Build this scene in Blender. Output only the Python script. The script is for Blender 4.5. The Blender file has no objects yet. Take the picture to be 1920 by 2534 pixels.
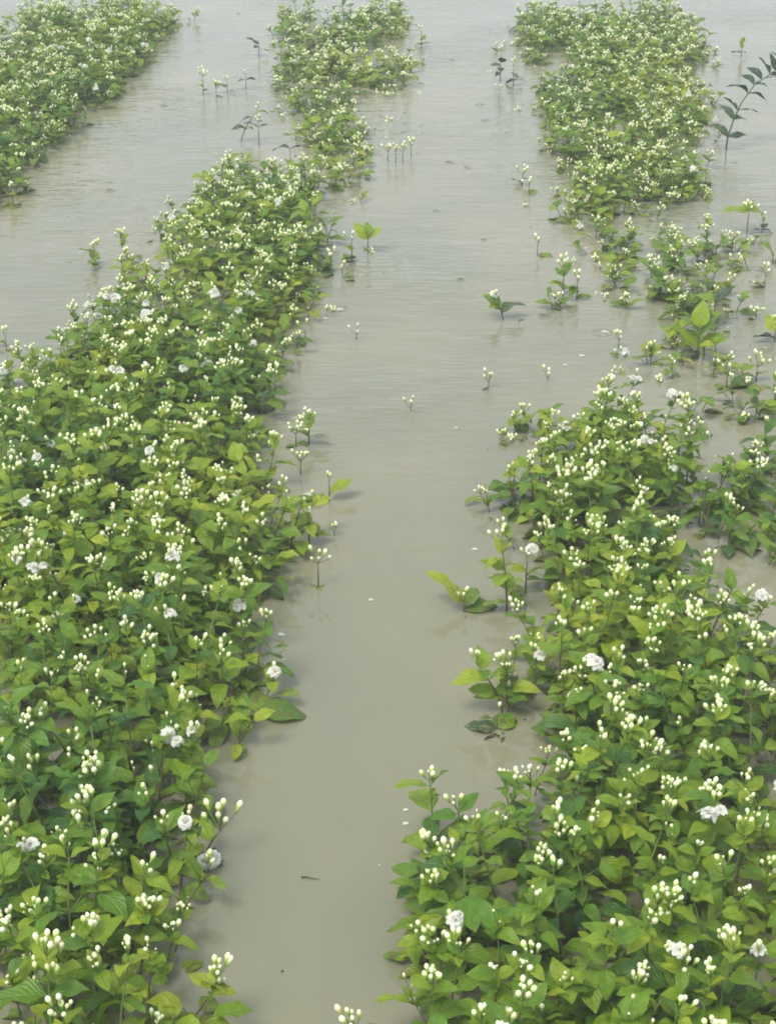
import bpy, math, random
import numpy as np
from mathutils import Matrix, Vector, Euler, noise
random.seed(7)
rng = np.random.default_rng(7)
S = bpy.context.scene
COL = S.collection
R = math.radians

# ------------------------------------------------------------ camera
F_PX, PW, PH = 4300.0, 1920.0, 2534.0
PITCH = math.atan((1267 + 864) / F_PX)
CAM_H = 2.0
cam_data = bpy.data.cameras.new('camera')
cam_data.sensor_fit = 'VERTICAL'
cam_data.sensor_height = 24.0
cam_data.lens = F_PX / PH * 24.0
cam_data.clip_end = 2000
cam = bpy.data.objects.new('camera', cam_data)
cam.location = (0, 0, CAM_H)
cam.rotation_euler = (math.pi / 2 - PITCH, 0, 0)
COL.objects.link(cam)
S.camera = cam

# ------------------------------------------------------------ sky, sun, exposure
SUN_EL, SUN_AZ = R(60), R(-140)           # high, from behind the camera and to one side, behind cloud
W = bpy.data.worlds.new('World')
S.world = W
W.use_nodes = True
wn = W.node_tree.nodes
wl = W.node_tree.links
sky = wn.new('ShaderNodeTexSky')
sky.sky_type = 'NISHITA'
sky.sun_disc = False
sky.sun_elevation = SUN_EL
sky.sun_rotation = SUN_AZ
sky.dust_density = 4.0
sky.air_density = 1.0
hs = wn.new('ShaderNodeHueSaturation')
hs.inputs['Saturation'].default_value = 0.28
wl.new(sky.outputs[0], hs.inputs['Color'])
bg = wn['Background']
veil = wn.new('ShaderNodeMix')               # an even, slightly cool layer of cloud in front of the blue
veil.data_type = 'RGBA'
veil.inputs[0].default_value = 0.6
veil.inputs[7].default_value = (5.4, 6.15, 6.9, 1)
wl.new(hs.outputs[0], veil.inputs[6])
wl.new(veil.outputs[2], bg.inputs['Color'])
bg.inputs['Strength'].default_value = 0.138
sl = bpy.data.lights.new('sun', 'SUN')
sl.energy = 1.5
sl.angle = R(22)
sl.color = (1.0, 0.965, 0.9)
sun = bpy.data.objects.new('sun', sl)
sd = Vector((math.sin(SUN_AZ) * math.cos(SUN_EL), math.cos(SUN_AZ) * math.cos(SUN_EL), math.sin(SUN_EL)))
sun.rotation_euler = sd.to_track_quat('Z', 'Y').to_euler()
sun.location = (0, 0, 20)
COL.objects.link(sun)
S.view_settings.view_transform = 'Standard'
S.view_settings.look = 'None'
S.view_settings.gamma = 1
S.view_settings.use_curve_mapping = False
S.view_settings.exposure = 0.70
S.render.engine = 'CYCLES'
S.cycles.filter_width = 1.9
S.cycles.max_bounces = 7
S.cycles.diffuse_bounces = 4
S.cycles.transmission_bounces = 4
S.cycles.use_denoising = True

# ------------------------------------------------------------ plane <-> picture, used once to survey the field
CP, SP = math.cos(PITCH), math.sin(PITCH)
K = 1920.0 / 1676.0                      # survey coordinates were read off a 1676 px wide print

def ground(u, v, z=0.0):
    x = (u * K - PW / 2) / F_PX
    y = (PH / 2 - v * K) / F_PX
    dy, dz = CP + y * SP, -SP + y * CP
    t = (z - CAM_H) / dz
    return (x * t, dy * t)

def survey(x, y, z=0.0):
    rz = z - CAM_H
    depth = y * CP - rz * SP
    up = y * SP + rz * CP
    return ((x / depth * F_PX + PW / 2) / K, (PH / 2 - up / depth * F_PX) / K)

# ------------------------------------------------------------ materials
def mat(name):
    m = bpy.data.materials.new(name)
    m.use_nodes = True
    nt = m.node_tree
    return m, nt, nt.nodes, nt.links, nt.nodes['Principled BSDF']

def ramp(n, stops):
    r = n.new('ShaderNodeValToRGB')
    e = r.color_ramp.elements
    while len(e) < len(stops):
        e.new(0.5)
    for i, (p, c) in enumerate(stops):
        e[i].position = p
        e[i].color = (*c, 1)
    return r

def math_node(n, l, op, a, b=None, c=None):
    q = n.new('ShaderNodeMath')
    q.operation = op
    for i, v in enumerate((a, b, c)):
        if v is None:
            continue
        if isinstance(v, (int, float)):
            q.inputs[i].default_value = v
        else:
            l.new(v, q.inputs[i])
    return q.outputs[0]

def leaf_material(name, stops, rough=0.34, trans=0.34, tint_amp=0.85):
    m, nt, n, l, p = mat(name)
    geo = n.new('ShaderNodeNewGeometry')
    oi = n.new('ShaderNodeObjectInfo')
    uv = n.new('ShaderNodeUVMap')
    uv.uv_map = 'UVMap'
    sep = n.new('ShaderNodeSeparateXYZ')
    l.new(uv.outputs[0], sep.inputs[0])
    nz = n.new('ShaderNodeTexNoise')
    nz.inputs['Scale'].default_value = 1.7
    nz.inputs['Detail'].default_value = 2.0
    l.new(geo.outputs['Position'], nz.inputs['Vector'])
    rnd = math_node(n, l, 'FRACT', math_node(n, l, 'ADD', oi.outputs['Random'], geo.outputs['Random Per Island']))
    # patches of plants that are yellower or bluer, plus a scatter from leaf to leaf
    f = math_node(n, l, 'ADD', math_node(n, l, 'MULTIPLY', math_node(n, l, 'SUBTRACT', nz.outputs['Fac'], 0.5), 2.2 * tint_amp),
                  math_node(n, l, 'MULTIPLY_ADD', rnd, 0.75, 0.12))
    cr = ramp(n, stops)
    l.new(f, cr.inputs[0])
    # mottling, midrib and side veins
    nz2 = n.new('ShaderNodeTexNoise')
    nz2.inputs['Scale'].default_value = 90
    nz2.inputs['Detail'].default_value = 3
    l.new(geo.outputs['Position'], nz2.inputs['Vector'])
    au = math_node(n, l, 'ABSOLUTE', math_node(n, l, 'SUBTRACT', sep.outputs[0], 0.5))
    rib = math_node(n, l, 'SMOOTH_MIN', math_node(n, l, 'MULTIPLY', au, 22.0), 1.0, 0.3)
    ph = math_node(n, l, 'SUBTRACT', math_node(n, l, 'MULTIPLY', sep.outputs[1], 46.0), math_node(n, l, 'MULTIPLY', au, 34.0))
    vein = math_node(n, l, 'SINE', ph)
    hv = math_node(n, l, 'MULTIPLY_ADD', vein, 0.22, rib)
    mix = n.new('ShaderNodeMix')
    mix.data_type = 'RGBA'
    mix.inputs[7].default_value = (0.26, 0.36, 0.09, 1)
    l.new(cr.outputs[0], mix.inputs[6])
    l.new(math_node(n, l, 'MULTIPLY', math_node(n, l, 'SUBTRACT', 1.0, rib), 0.35), mix.inputs[0])
    hsv = n.new('ShaderNodeHueSaturation')
    l.new(mix.outputs[2], hsv.inputs['Color'])
    l.new(math_node(n, l, 'MULTIPLY_ADD', nz2.outputs['Fac'], 0.7, 0.65), hsv.inputs['Value'])
    nz3 = n.new('ShaderNodeTexNoise')
    nz3.inputs['Scale'].default_value = 55
    nz3.inputs['Detail'].default_value = 4
    nz3.inputs['Roughness'].default_value = 0.7
    l.new(geo.outputs['Position'], nz3.inputs['Vector'])
    spz = n.new('ShaderNodeSeparateXYZ')
    l.new(geo.outputs['Position'], spz.inputs[0])
    low = n.new('ShaderNodeMapRange')
    low.inputs['From Min'].default_value = 0.02
    low.inputs['From Max'].default_value = 0.09
    low.inputs['To Min'].default_value = 0.16
    low.inputs['To Max'].default_value = 0.0
    l.new(spz.outputs[2], low.inputs['Value'])
    sm = n.new('ShaderNodeMapRange')
    sm.inputs['From Min'].default_value = 0.66
    sm.inputs['From Max'].default_value = 0.72
    sm.inputs['To Max'].default_value = 0.75
    l.new(math_node(n, l, 'ADD', nz3.outputs['Fac'], low.outputs[0]), sm.inputs['Value'])
    mud = n.new('ShaderNodeMix')
    mud.data_type = 'RGBA'
    mud.inputs[7].default_value = (0.17, 0.14, 0.06, 1)
    l.new(sm.outputs[0], mud.inputs[0])
    l.new(hsv.outputs[0], mud.inputs[6])
    hsv = mud
    hs_out = mud.outputs[2]
    l.new(hs_out, p.inputs['Base Color'])
    l.new(math_node(n, l, 'MULTIPLY_ADD', nz2.outputs['Fac'], 0.35, rough - 0.15), p.inputs['Roughness'])
    p.inputs['IOR'].default_value = 1.42
    bp = n.new('ShaderNodeBump')
    bp.inputs['Strength'].default_value = 0.6
    bp.inputs['Distance'].default_value = 0.003
    l.new(hv, bp.inputs['Height'])
    l.new(bp.outputs[0], p.inputs['Normal'])
    tr = n.new('ShaderNodeBsdfTranslucent')
    h2 = n.new('ShaderNodeHueSaturation')
    h2.inputs['Hue'].default_value = 0.485
    h2.inputs['Value'].default_value = 1.5
    l.new(hs_out, h2.inputs['Color'])
    l.new(h2.outputs[0], tr.inputs['Color'])
    ms = n.new('ShaderNodeMixShader')
    ms.inputs[0].default_value = trans
    l.new(p.outputs[0], ms.inputs[1])
    l.new(tr.outputs[0], ms.inputs[2])
    l.new(ms.outputs[0], n['Material Output'].inputs['Surface'])
    return m

M_LEAF = leaf_material('mature_leaf_green', [(0.0, (0.045, 0.125, 0.022)), (0.3, (0.100, 0.205, 0.014)), (0.6, (0.160, 0.268, 0.011)), (1.0, (0.245, 0.330, 0.013))])
M_YOUNG = leaf_material('young_leaf_yellow_green', [(0.0, (0.100, 0.220, 0.018)), (0.4, (0.175, 0.290, 0.014)), (0.75, (0.260, 0.350, 0.016)), (1.0, (0.340, 0.390, 0.022))], trans=0.38)
M_DARK = leaf_material('wet_dark_leaf_green', [(0.0, (0.020, 0.045, 0.020)), (0.5, (0.035, 0.070, 0.022)), (1.0, (0.07, 0.10, 0.03))], rough=0.3, trans=0.12, tint_amp=0.2)

def plain(name, c, rough=0.6, var=0.3, scale=40):
    m, nt, n, l, p = mat(name)
    nz = n.new('ShaderNodeTexNoise')
    nz.inputs['Scale'].default_value = scale
    geo = n.new('ShaderNodeNewGeometry')
    l.new(geo.outputs['Position'], nz.inputs['Vector'])
    r = ramp(n, [(0.25, tuple(v * (1 - var) for v in c)), (0.75, tuple(min(0.9, v * (1 + var)) for v in c))])
    l.new(nz.outputs['Fac'], r.inputs[0])
    l.new(r.outputs[0], p.inputs['Base Color'])
    p.inputs['Roughness'].default_value = rough
    return m

M_STEM = plain('green_stem', (0.12, 0.18, 0.045), 0.55, 0.35, 25)
def bark(m):
    n, l = m.node_tree.nodes, m.node_tree.links
    src = n['Principled BSDF'].inputs['Base Color'].links[0].from_socket
    g = n.new('ShaderNodeNewGeometry')
    sp = n.new('ShaderNodeSeparateXYZ')
    l.new(g.outputs['Position'], sp.inputs[0])
    mr = n.new('ShaderNodeMapRange')
    mr.inputs['From Min'].default_value = 0.05
    mr.inputs['From Max'].default_value = 0.12
    mr.inputs['To Min'].default_value = 0.85
    mr.inputs['To Max'].default_value = 0.0
    l.new(sp.outputs[2], mr.inputs['Value'])
    mx = n.new('ShaderNodeMix')
    mx.data_type = 'RGBA'
    mx.inputs[7].default_value = (0.10, 0.075, 0.045, 1)
    l.new(mr.outputs[0], mx.inputs[0])
    l.new(src, mx.inputs[6])
    l.new(mx.outputs[2], n['Principled BSDF'].inputs['Base Color'])
bark(M_STEM)
M_WOOD = plain('dead_wood_brown', (0.05, 0.038, 0.026), 0.8)
M_PETAL = plain('white_petal', (0.88, 0.865, 0.80), 0.6, 0.04, 60)

def make_thin(m, w, col):
    n, l = m.node_tree.nodes, m.node_tree.links
    tr = n.new('ShaderNodeBsdfTranslucent')
    tr.inputs['Color'].default_value = (*col, 1)
    ms = n.new('ShaderNodeMixShader')
    ms.inputs[0].default_value = w
    l.new(n['Principled BSDF'].outputs[0], ms.inputs[1])
    l.new(tr.outputs[0], ms.inputs[2])
    l.new(ms.outputs[0], n['Material Output'].inputs['Surface'])
make_thin(M_PETAL, 0.5, (0.95, 0.93, 0.86))

def bud_material():
    m, nt, n, l, p = mat('cream_bud')
    uv = n.new('ShaderNodeUVMap')
    uv.uv_map = 'UVMap'
    sep = n.new('ShaderNodeSeparateXYZ')
    l.new(uv.outputs[0], sep.inputs[0])
    geo = n.new('ShaderNodeNewGeometry')
    oi = n.new('ShaderNodeObjectInfo')
    rnd = math_node(n, l, 'FRACT', math_node(n, l, 'ADD', oi.outputs['Random'], geo.outputs['Random Per Island']))
    f = math_node(n, l, 'ADD', sep.outputs[1], math_node(n, l, 'MULTIPLY_ADD', rnd, 0.32, -0.20))
    r = ramp(n, [(0.0, (0.14, 0.24, 0.03)), (0.24, (0.26, 0.42, 0.05)), (0.47, (0.52, 0.64, 0.15)), (0.72, (0.78, 0.80, 0.42)), (1.0, (0.86, 0.85, 0.64))])
    l.new(f, r.inputs[0])
    bm = n.new('ShaderNodeMix')
    bm.data_type = 'RGBA'
    bm.inputs[7].default_value = (0.50, 0.36, 0.20, 1)
    mr = n.new('ShaderNodeMapRange')
    mr.inputs['From Min'].default_value = 0.86
    mr.inputs['From Max'].default_value = 1.0
    mr.inputs['To Max'].default_value = 0.55
    l.new(math_node(n, l, 'FRACT', math_node(n, l, 'MULTIPLY', rnd, 7.31)), mr.inputs['Value'])
    l.new(mr.outputs[0], bm.inputs[0])
    l.new(r.outputs[0], bm.inputs[6])
    l.new(bm.outputs[2], p.inputs['Base Color'])
    p.inputs['Roughness'].default_value = 0.45
    return m
M_BUD = bud_material()

# muddy water
def water_material():
    m, nt, n, l, p = mat('muddy_water')
    geo = n.new('ShaderNodeNewGeometry')
    pos = geo.outputs['Position']
    def noise(scale, detail, sx=1, sy=1, rough=0.5):
        mp = n.new('ShaderNodeMapping')
        mp.inputs['Scale'].default_value = (sx, sy, 1)
        l.new(pos, mp.inputs['Vector'])
        q = n.new('ShaderNodeTexNoise')
        q.inputs['Scale'].default_value = scale
        q.inputs['Detail'].default_value = detail
        q.inputs['Roughness'].default_value = rough
        l.new(mp.outputs[0], q.inputs['Vector'])
        return q.outputs['Fac']
    silt = noise(0.9, 6, 1.6, 1, 0.6)
    r = ramp(n, [(0.26, (0.158, 0.167, 0.114)), (0.5, (0.194, 0.187, 0.121)), (0.74, (0.234, 0.212, 0.133))])
    l.new(silt, r.inputs[0])
    l.new(r.outputs[0], p.inputs['Base Color'])
    p.inputs['Roughness'].default_value = 0.035
    p.inputs['IOR'].default_value = 1.333
    # wind ripples: in patches, calmer close to the bank
    patch = math_node(n, l, 'MULTIPLY_ADD', noise(0.8, 2), 3.0, -1.0)
    sep = n.new('ShaderNodeSeparateXYZ')
    l.new(pos, sep.inputs[0])
    calm = n.new('ShaderNodeMapRange')
    calm.inputs['From Min'].default_value = 3.3
    calm.inputs['From Max'].default_value = 5.0
    calm.inputs['To Min'].default_value = 0.12
    calm.inputs['To Max'].default_value = 1.0
    l.new(sep.outputs[1], calm.inputs['Value'])
    amp = math_node(n, l, 'MULTIPLY', math_node(n, l, 'MAXIMUM', patch, 0.35), calm.outputs[0])
    fine = noise(34, 2, 0.30, 1.0, 0.5)
    mid = noise(9, 2, 0.5, 1.0)
    h = math_node(n, l, 'MULTIPLY', math_node(n, l, 'MULTIPLY_ADD', mid, 1.6, fine), amp)
    # rings left by single drops
    for (u, v, rr, a) in RINGS:
        gx, gy = ground(u, v)
        dx = math_node(n, l, 'SUBTRACT', sep.outputs[0], gx)
        dy = math_node(n, l, 'SUBTRACT', sep.outputs[1], gy)
        d = math_node(n, l, 'SQRT', math_node(n, l, 'ADD', math_node(n, l, 'MULTIPLY', dx, dx), math_node(n, l, 'MULTIPLY', dy, dy)))
        e = math_node(n, l, 'DIVIDE', math_node(n, l, 'SUBTRACT', d, rr), 0.008)
        win = math_node(n, l, 'POWER', 2.718, math_node(n, l, 'MULTIPLY', math_node(n, l, 'MULTIPLY', e, e), -1.0))
        wav = math_node(n, l, 'MULTIPLY', math_node(n, l, 'COSINE', math_node(n, l, 'MULTIPLY', e, 2.2)), win)
        h = math_node(n, l, 'ADD', h, math_node(n, l, 'MULTIPLY', wav, a))
    bp = n.new('ShaderNodeBump')
    bp.inputs['Strength'].default_value = 1.0
    bp.inputs['Distance'].default_value = 0.0075
    l.new(h, bp.inputs['Height'])
    l.new(bp.outputs[0], p.inputs['Normal'])
    return m
RINGS = [(882, 1490, 0.036, 0.10), (880, 1488, 0.022, 0.06), (796, 1300, 0.02, 0.07), (1110, 1008, 0.03, 0.15), (1170, 1228, 0.035, 0.12), (1182, 1222, 0.02, 0.12),
         (590, 1400, 0.03, 0.1), (730, 668, 0.03, 0.25), (1300, 720, 0.03, 0.25)]
M_WATER = water_material()

# ------------------------------------------------------------ helpers
def mesh_from(name, verts, faces, mats, uvs=None, smooth=True, fmat=None):
    me = bpy.data.meshes.new(name)
    me.from_pydata([tuple(v) for v in verts], [], faces)
    for m in mats:
        me.materials.append(m)
    if uvs is not None:
        lay = me.uv_layers.new(name='UVMap')
        vi = np.empty(len(me.loops), dtype=np.int32)
        me.loops.foreach_get('vertex_index', vi)
        lay.data.foreach_set('uv', np.asarray(uvs, dtype=np.float32)[vi].ravel())
    if smooth:
        me.polygons.foreach_set('use_smooth', [True] * len(me.polygons))
    if fmat is not None:
        me.polygons.foreach_set('material_index', fmat)
    me.update()
    return me

def obj(name, me, parent=None, M=None):
    o = bpy.data.objects.new(name, me)
    if parent is not None:
        o.parent = parent
    if M is not None:
        o.matrix_basis = M
    COL.objects.link(o)
    return o

def tag(o, label=None, cat=None, group=None, kind=None):
    for k, v in (('label', label), ('category', cat), ('group', group), ('kind', kind)):
        if v:
            o[k] = v
    return o

def tube(pts, rads, sides=5, cap=True):
    V, Fc = [], []
    n = len(pts)
    for i, p in enumerate(pts):
        p = Vector(p)
        a = Vector(pts[max(0, i - 1)])
        b = Vector(pts[min(n - 1, i + 1)])
        t = (b - a).normalized()
        x = t.orthogonal().normalized()
        if i and abs(x.dot(lastx)) < 0.999:
            x = (lastx - t * lastx.dot(t)).normalized()
        lastx = x
        y = t.cross(x)
        for k in range(sides):
            an = 2 * math.pi * k / sides
            V.append(p + (x * math.cos(an) + y * math.sin(an)) * rads[i])
    for i in range(n - 1):
        for k in range(sides):
            k2 = (k + 1) % sides
            Fc.append((i * sides + k, i * sides + k2, (i + 1) * sides + k2, (i + 1) * sides + k))
    if cap:
        Fc.append(tuple(range((n - 1) * sides, n * sides)))
    return V, Fc

class Soup:
    def __init__(s):
        s.V, s.F, s.UV, s.M, s.n = [], [], [], [], 0
    def add(s, V, F, M=None, uv=None, mi=0):
        A = np.asarray([tuple(v) for v in V] if not isinstance(V, np.ndarray) else V, dtype=np.float64)
        if M is not None:
            m = np.asarray(M)
            A = A @ m[:3, :3].T + m[:3, 3]
        s.V.append(A)
        s.F += [tuple(i + s.n for i in f) for f in F]
        s.M += [mi] * len(F)
        s.UV.append(np.asarray(uv) if uv is not None else np.full((len(A), 2), 0.5))
        s.n += len(A)
    def mesh(s, name, mats):
        return mesh_from(name, np.concatenate(s.V), s.F, mats, np.concatenate(s.UV), True, s.M)

# ------------------------------------------------------------ botanical pieces (unit: metres)
def leaf_geom(rows, cols, fold, droop, wave, width, seed):
    """An ovate blade, 1 long, base at the origin, along +Y, with a folded midrib and a drooping tip."""
    rr = random.Random(seed)
    V, UV, Fc = [], [], []
    ph = rr.random() * 6
    tw = rr.uniform(-0.25, 0.25)
    y = z = 0.0
    for i in range(rows + 1):
        t = i / rows
        w = width * 0.5 * (math.sin(math.pi * min(1, t * 1.0) ** 0.78) ** 0.85) * (1 - 0.25 * t) if 0 < t < 1 else 0.004
        w = max(w, 0.004)
        ang = 0.22 - droop * t
        if i:
            y += math.cos(ang) / rows
            z += math.sin(ang) / rows
        for j in range(cols + 1):
            s = j / cols * 2 - 1
            zz = abs(s) ** 1.2 * w * fold - (s * s) * w * 0.25 * t + math.sin(ph + t * 9 + s * 2) * wave * abs(s) * math.sin(math.pi * t)
            V.append((s * w + 0.05 * math.sin(t * 3 + ph) * t, y, z + zz + s * w * tw * t))
            UV.append((0.5 + s * 0.5, t))
    c = cols + 1
    for i in range(rows):
        for j in range(cols):
            Fc.append((i * c + j, i * c + j + 1, (i + 1) * c + j + 1, (i + 1) * c + j))
    # short petiole under the blade
    return V, Fc, UV

def bud_geom(seg, open_=0.0):
    """Bud standing on +Z, 1 long: thin green tube, then a swollen pointed white bud."""
    prof = [(0.0, 0.06), (0.10, 0.11), (0.28, 0.10), (0.46, 0.16), (0.68, 0.235), (0.87, 0.185), (1.0, 0.04)] if seg > 5 else \
           [(0.0, 0.07), (0.28, 0.10), (0.60, 0.25), (0.86, 0.20), (1.0, 0.04)]
    V, UV, Fc = [], [], []
    for i, (z, r) in enumerate(prof):
        for k in range(seg):
            a = 2 * math.pi * k / seg + i * 0.15
            V.append((r * math.cos(a), r * math.sin(a), z))
            UV.append((k / seg, z))
    n = len(prof)
    for i in range(n - 1):
        for k in range(seg):
            Fc.append((i * seg + k, i * seg + (k + 1) % seg, (i + 1) * seg + (k + 1) % seg, (i + 1) * seg + k))
    Fc.append(tuple(range((n - 1) * seg, n * seg)))
    return V, Fc, UV

def flower_geom(seed, layers=3, lod=0):
    """Open double jasmine blossom, 1 across, facing +Z."""
    rr = random.Random(seed)
    s = Soup()
    for L in range(layers):
        cnt = (8, 7, 6, 4)[L]
        rad = (0.50, 0.40, 0.27, 0.16)[L] * rr.uniform(0.9, 1.1)
        lift = (0.05, 0.35, 0.7, 1.0)[L]
        for k in range(cnt):
            a = 2 * math.pi * (k + rr.uniform(-0.25, 0.25)) / cnt + L * 0.5
            wid = rr.uniform(0.22, 0.29)
            ln = rad * rr.uniform(0.82, 1.12)
            el = lift + rr.uniform(-0.25, 0.25)
            P = []
            rows = 3 if lod == 0 else 2
            for i in range(rows + 1):
                t = i / rows
                w = wid * (0.35 + 0.9 * math.sin(math.pi * (0.15 + 0.75 * t))) * (0.75 if i == rows else 1) * 0.8
                e = el + 0.7 * t - 1.2 * t * t * (1 if L < 2 else 0)
                for q in (-1, 0, 1):
                    P.append((ln * t * math.cos(e) - 0.03 * (q * q), w * q, ln * t * math.sin(e) + (0.05 + 0.03 * rr.random()) * q * q + L * 0.03))
            Fq = []
            for i in range(rows):
                for j in range(2):
                    Fq.append((i * 3 + j, i * 3 + j + 1, i * 3 + j + 4, i * 3 + j + 3))
            s.add(P, Fq, Matrix.Rotation(a, 4, 'Z'))
    V, Fc = tube([(0, 0, -0.35), (0, 0, 0.02)], [0.03, 0.06], 4)
    s.add(V, Fc, None, None, 1)
    return s

LEAVES = [leaf_geom(6, 4, random.uniform(0.15, 0.5), random.uniform(0.45, 1.5), random.uniform(0.04, 0.10), random.uniform(0.56, 0.76), i) for i in range(8)]
LEAVES_LO = [leaf_geom(3, 2, random.uniform(0.15, 0.5), random.uniform(0.35, 1.1), 0.0, random.uniform(0.58, 0.72), 40 + i) for i in range(5)]
LEAF_ME = [mesh_from('leaf', V, Fc, [M_LEAF], UV) for V, Fc, UV in LEAVES]
YOUNG_ME = [mesh_from('young_leaf', V, Fc, [M_YOUNG], UV) for V, Fc, UV in LEAVES]
DARK_ME = [mesh_from('wet_leaf', V, Fc, [M_DARK], UV) for V, Fc, UV in LEAVES]
BUD_G, BUD_LO = bud_geom(7), bud_geom(4)
BUD_ME = mesh_from('bud', BUD_G[0], BUD_G[1], [M_BUD], BUD_G[2])
FLOWERS = [flower_geom(100 + i, 4) for i in range(5)]
FLOWER_ME = [s.mesh('blossom', [M_PETAL, M_STEM]) for s in FLOWERS]
FLOWERS_LO = [flower_geom(200 + i, 3, 1) for i in range(3)]

def frame(pos, direction, up=Vector((0, 0, 1)), scale=1.0, roll=0.0):
    """Matrix putting local +Y along direction, +Z roughly up."""
    d = direction.normalized()
    x = d.cross(up)
    if x.length < 1e-4:
        x = Vector((1, 0, 0))
    x.normalize()
    z = x.cross(d)
    m = Matrix(((x.x, d.x, z.x), (x.y, d.y, z.y), (x.z, d.z, z.z))).to_4x4()
    return Matrix.Translation(pos) @ m @ Matrix.Rotation(roll, 4, 'Y') @ Matrix.Scale(scale, 4)

def zframe(pos, direction, scale=1.0, spin=0.0):
    return Matrix.Translation(pos) @ direction.to_track_quat('Z', 'Y').to_matrix().to_4x4() @ Matrix.Rotation(spin, 4, 'Z') @ Matrix.Scale(scale, 4)

class Sprig:
    """One shoot: a stem with leaf pairs, topped by a spray of buds and sometimes a blossom. Height 1 unit = H metres."""
    def __init__(s, H, pairs, nbuds, nflower, seed, lean=0.15, leaf_len=(0.048, 0.093), bare=0.12):
        rr = random.Random(seed)
        s.H, s.tubes, s.leaves, s.buds, s.flowers = H, [], [], [], []
        az = rr.uniform(0, 6.28)
        bx, by = math.cos(az) * lean, math.sin(az) * lean
        pt = lambda t: Vector((bx * H * t * t, by * H * t * t, -0.05 + (H + 0.05) * t))
        pts = [pt(t) for t in (0, 0.35, 0.7, 1.0)]
        s.tubes.append((pts, [0.0026, 0.0023, 0.0018, 0.0013], 5))
        a0 = rr.uniform(0, 6.28)
        for i in range(pairs):
            t = bare + (1 - bare) * ((i + 0.6) / pairs) * 1.06
            p = pt(t)
            top = (i == pairs - 1)
            for side in (0, 1):
                if rr.random() < 0.07:
                    continue
                a = a0 + i * 1.57 + side * math.pi + rr.uniform(-0.3, 0.3)
                el = rr.uniform(0.25, 0.8) if top else rr.uniform(-0.3, 0.45)
                d = Vector((math.cos(a) * math.cos(el), math.sin(a) * math.cos(el), math.sin(el)))
                L = rr.uniform(*leaf_len) * (0.78 if top else (1.0 if i else 0.9))
                s.tubes.append(([p, p + d * 0.006], [0.001, 0.0009], 3))
                if i < pairs - 1 and rr.random() < 0.5:      # a leafy side shoot
                    q = p + Vector((math.cos(a), math.sin(a), 0.9)).normalized() * rr.uniform(0.03, 0.05)
                    s.tubes.append(([p, q], [0.0013, 0.001], 3))
                    a2 = a + rr.uniform(-0.9, 0.9)
                    d2 = Vector((math.cos(a2), math.sin(a2), rr.uniform(-0.1, 0.5))).normalized()
                    s.leaves.append((rr.randrange(8), rr.random() < 0.4, frame(q, d2, scale=L * 0.8, roll=rr.uniform(-0.35, 0.35))))
                s.leaves.append((rr.randrange(8), top and rr.random() < 0.75 or rr.random() < 0.1, frame(p + d * 0.005, d, scale=L, roll=rr.uniform(-0.35, 0.35))))
        tip = pt(1.0)
        for b in range(rr.choice((3, 4, 5)) if nbuds else 3):
            a = rr.uniform(0, 6.28)
            p = pt(rr.uniform(0.88, 1.0))
            d = Vector((math.cos(a), math.sin(a), rr.uniform(0.3, 1.3))).normalized()
            s.leaves.append((rr.randrange(8), rr.random() < 0.8, frame(p, d, scale=rr.uniform(0.018, 0.036), roll=rr.uniform(-0.5, 0.5))))
        if nbuds:
            for c in range(rr.choice((1, 1, 2)) if nbuds > 5 else 1):
                base = tip if c == 0 else pt(0.9)
                offc = Vector((0, 0, 0)) if c == 0 else Vector((rr.uniform(-1, 1), rr.uniform(-1, 1), 0)) * 0.025
                hub = base + offc + Vector((0, 0, rr.uniform(0.003, 0.012)))
                s.tubes.append(([base, hub], [0.0012, 0.001], 3))
                k = nbuds if c == 0 else nbuds // 2
                for b in range(k):
                    a = 2.4 * b + rr.uniform(-0.4, 0.4)
                    sp = rr.uniform(0.15, 0.95) if b else 0.1
                    d = Vector((math.cos(a) * math.sin(sp), math.sin(a) * math.sin(sp), math.cos(sp)))
                    l = rr.uniform(0.008, 0.027) + (0.006 if b == 0 else 0)
                    e = hub + d * l
                    s.tubes.append(([hub, e], [0.0008, 0.0008], 3))
                    d2 = (d + Vector((0, 0, rr.uniform(0.5, 1.6)))).normalized()
                    s.buds.append(zframe(e, d2, rr.choice((0.009, 0.013, 0.017, 0.019, 0.021, 0.022, 0.024)), rr.random() * 6))
        for k in range(nflower):
            off = Vector((rr.uniform(-1, 1), rr.uniform(-1, 1), 0.2)) * 0.016
            e = tip + off + Vector((0, 0, 0.02))
            s.tubes.append(([tip, e], [0.0009, 0.0009], 3))
            d = Vector((rr.uniform(-0.6, 0.6), rr.uniform(-0.9, 0.4), 1)).normalized()
            s.flowers.append((rr.randrange(5), zframe(e, d, rr.uniform(0.028, 0.044), rr.random() * 6)))
        q = Soup()
        for pts, rd, sd_ in s.tubes:
            V, Fc = tube(pts, rd, sd_, cap=False)
            q.add(V, Fc)
        s.soup = q
        s.me = q.mesh('branch', [M_STEM])

def emit(sp, parent, M, flat=None, dark=False):
    """Copy a sprig under PARENT: the branch is a part, its leaves, buds and blossoms sub-parts."""
    b = obj('branch', sp.me, parent, M)
    for k, young, m in sp.leaves:
        obj('leaf', DARK_ME[k] if dark else (YOUNG_ME[k] if young else LEAF_ME[k]), b, m)
    for m in sp.buds:
        obj('bud', BUD_ME, b, m)
    for k, m in sp.flowers:
        obj('blossom', FLOWER_ME[k], b, m)
    return b

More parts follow.
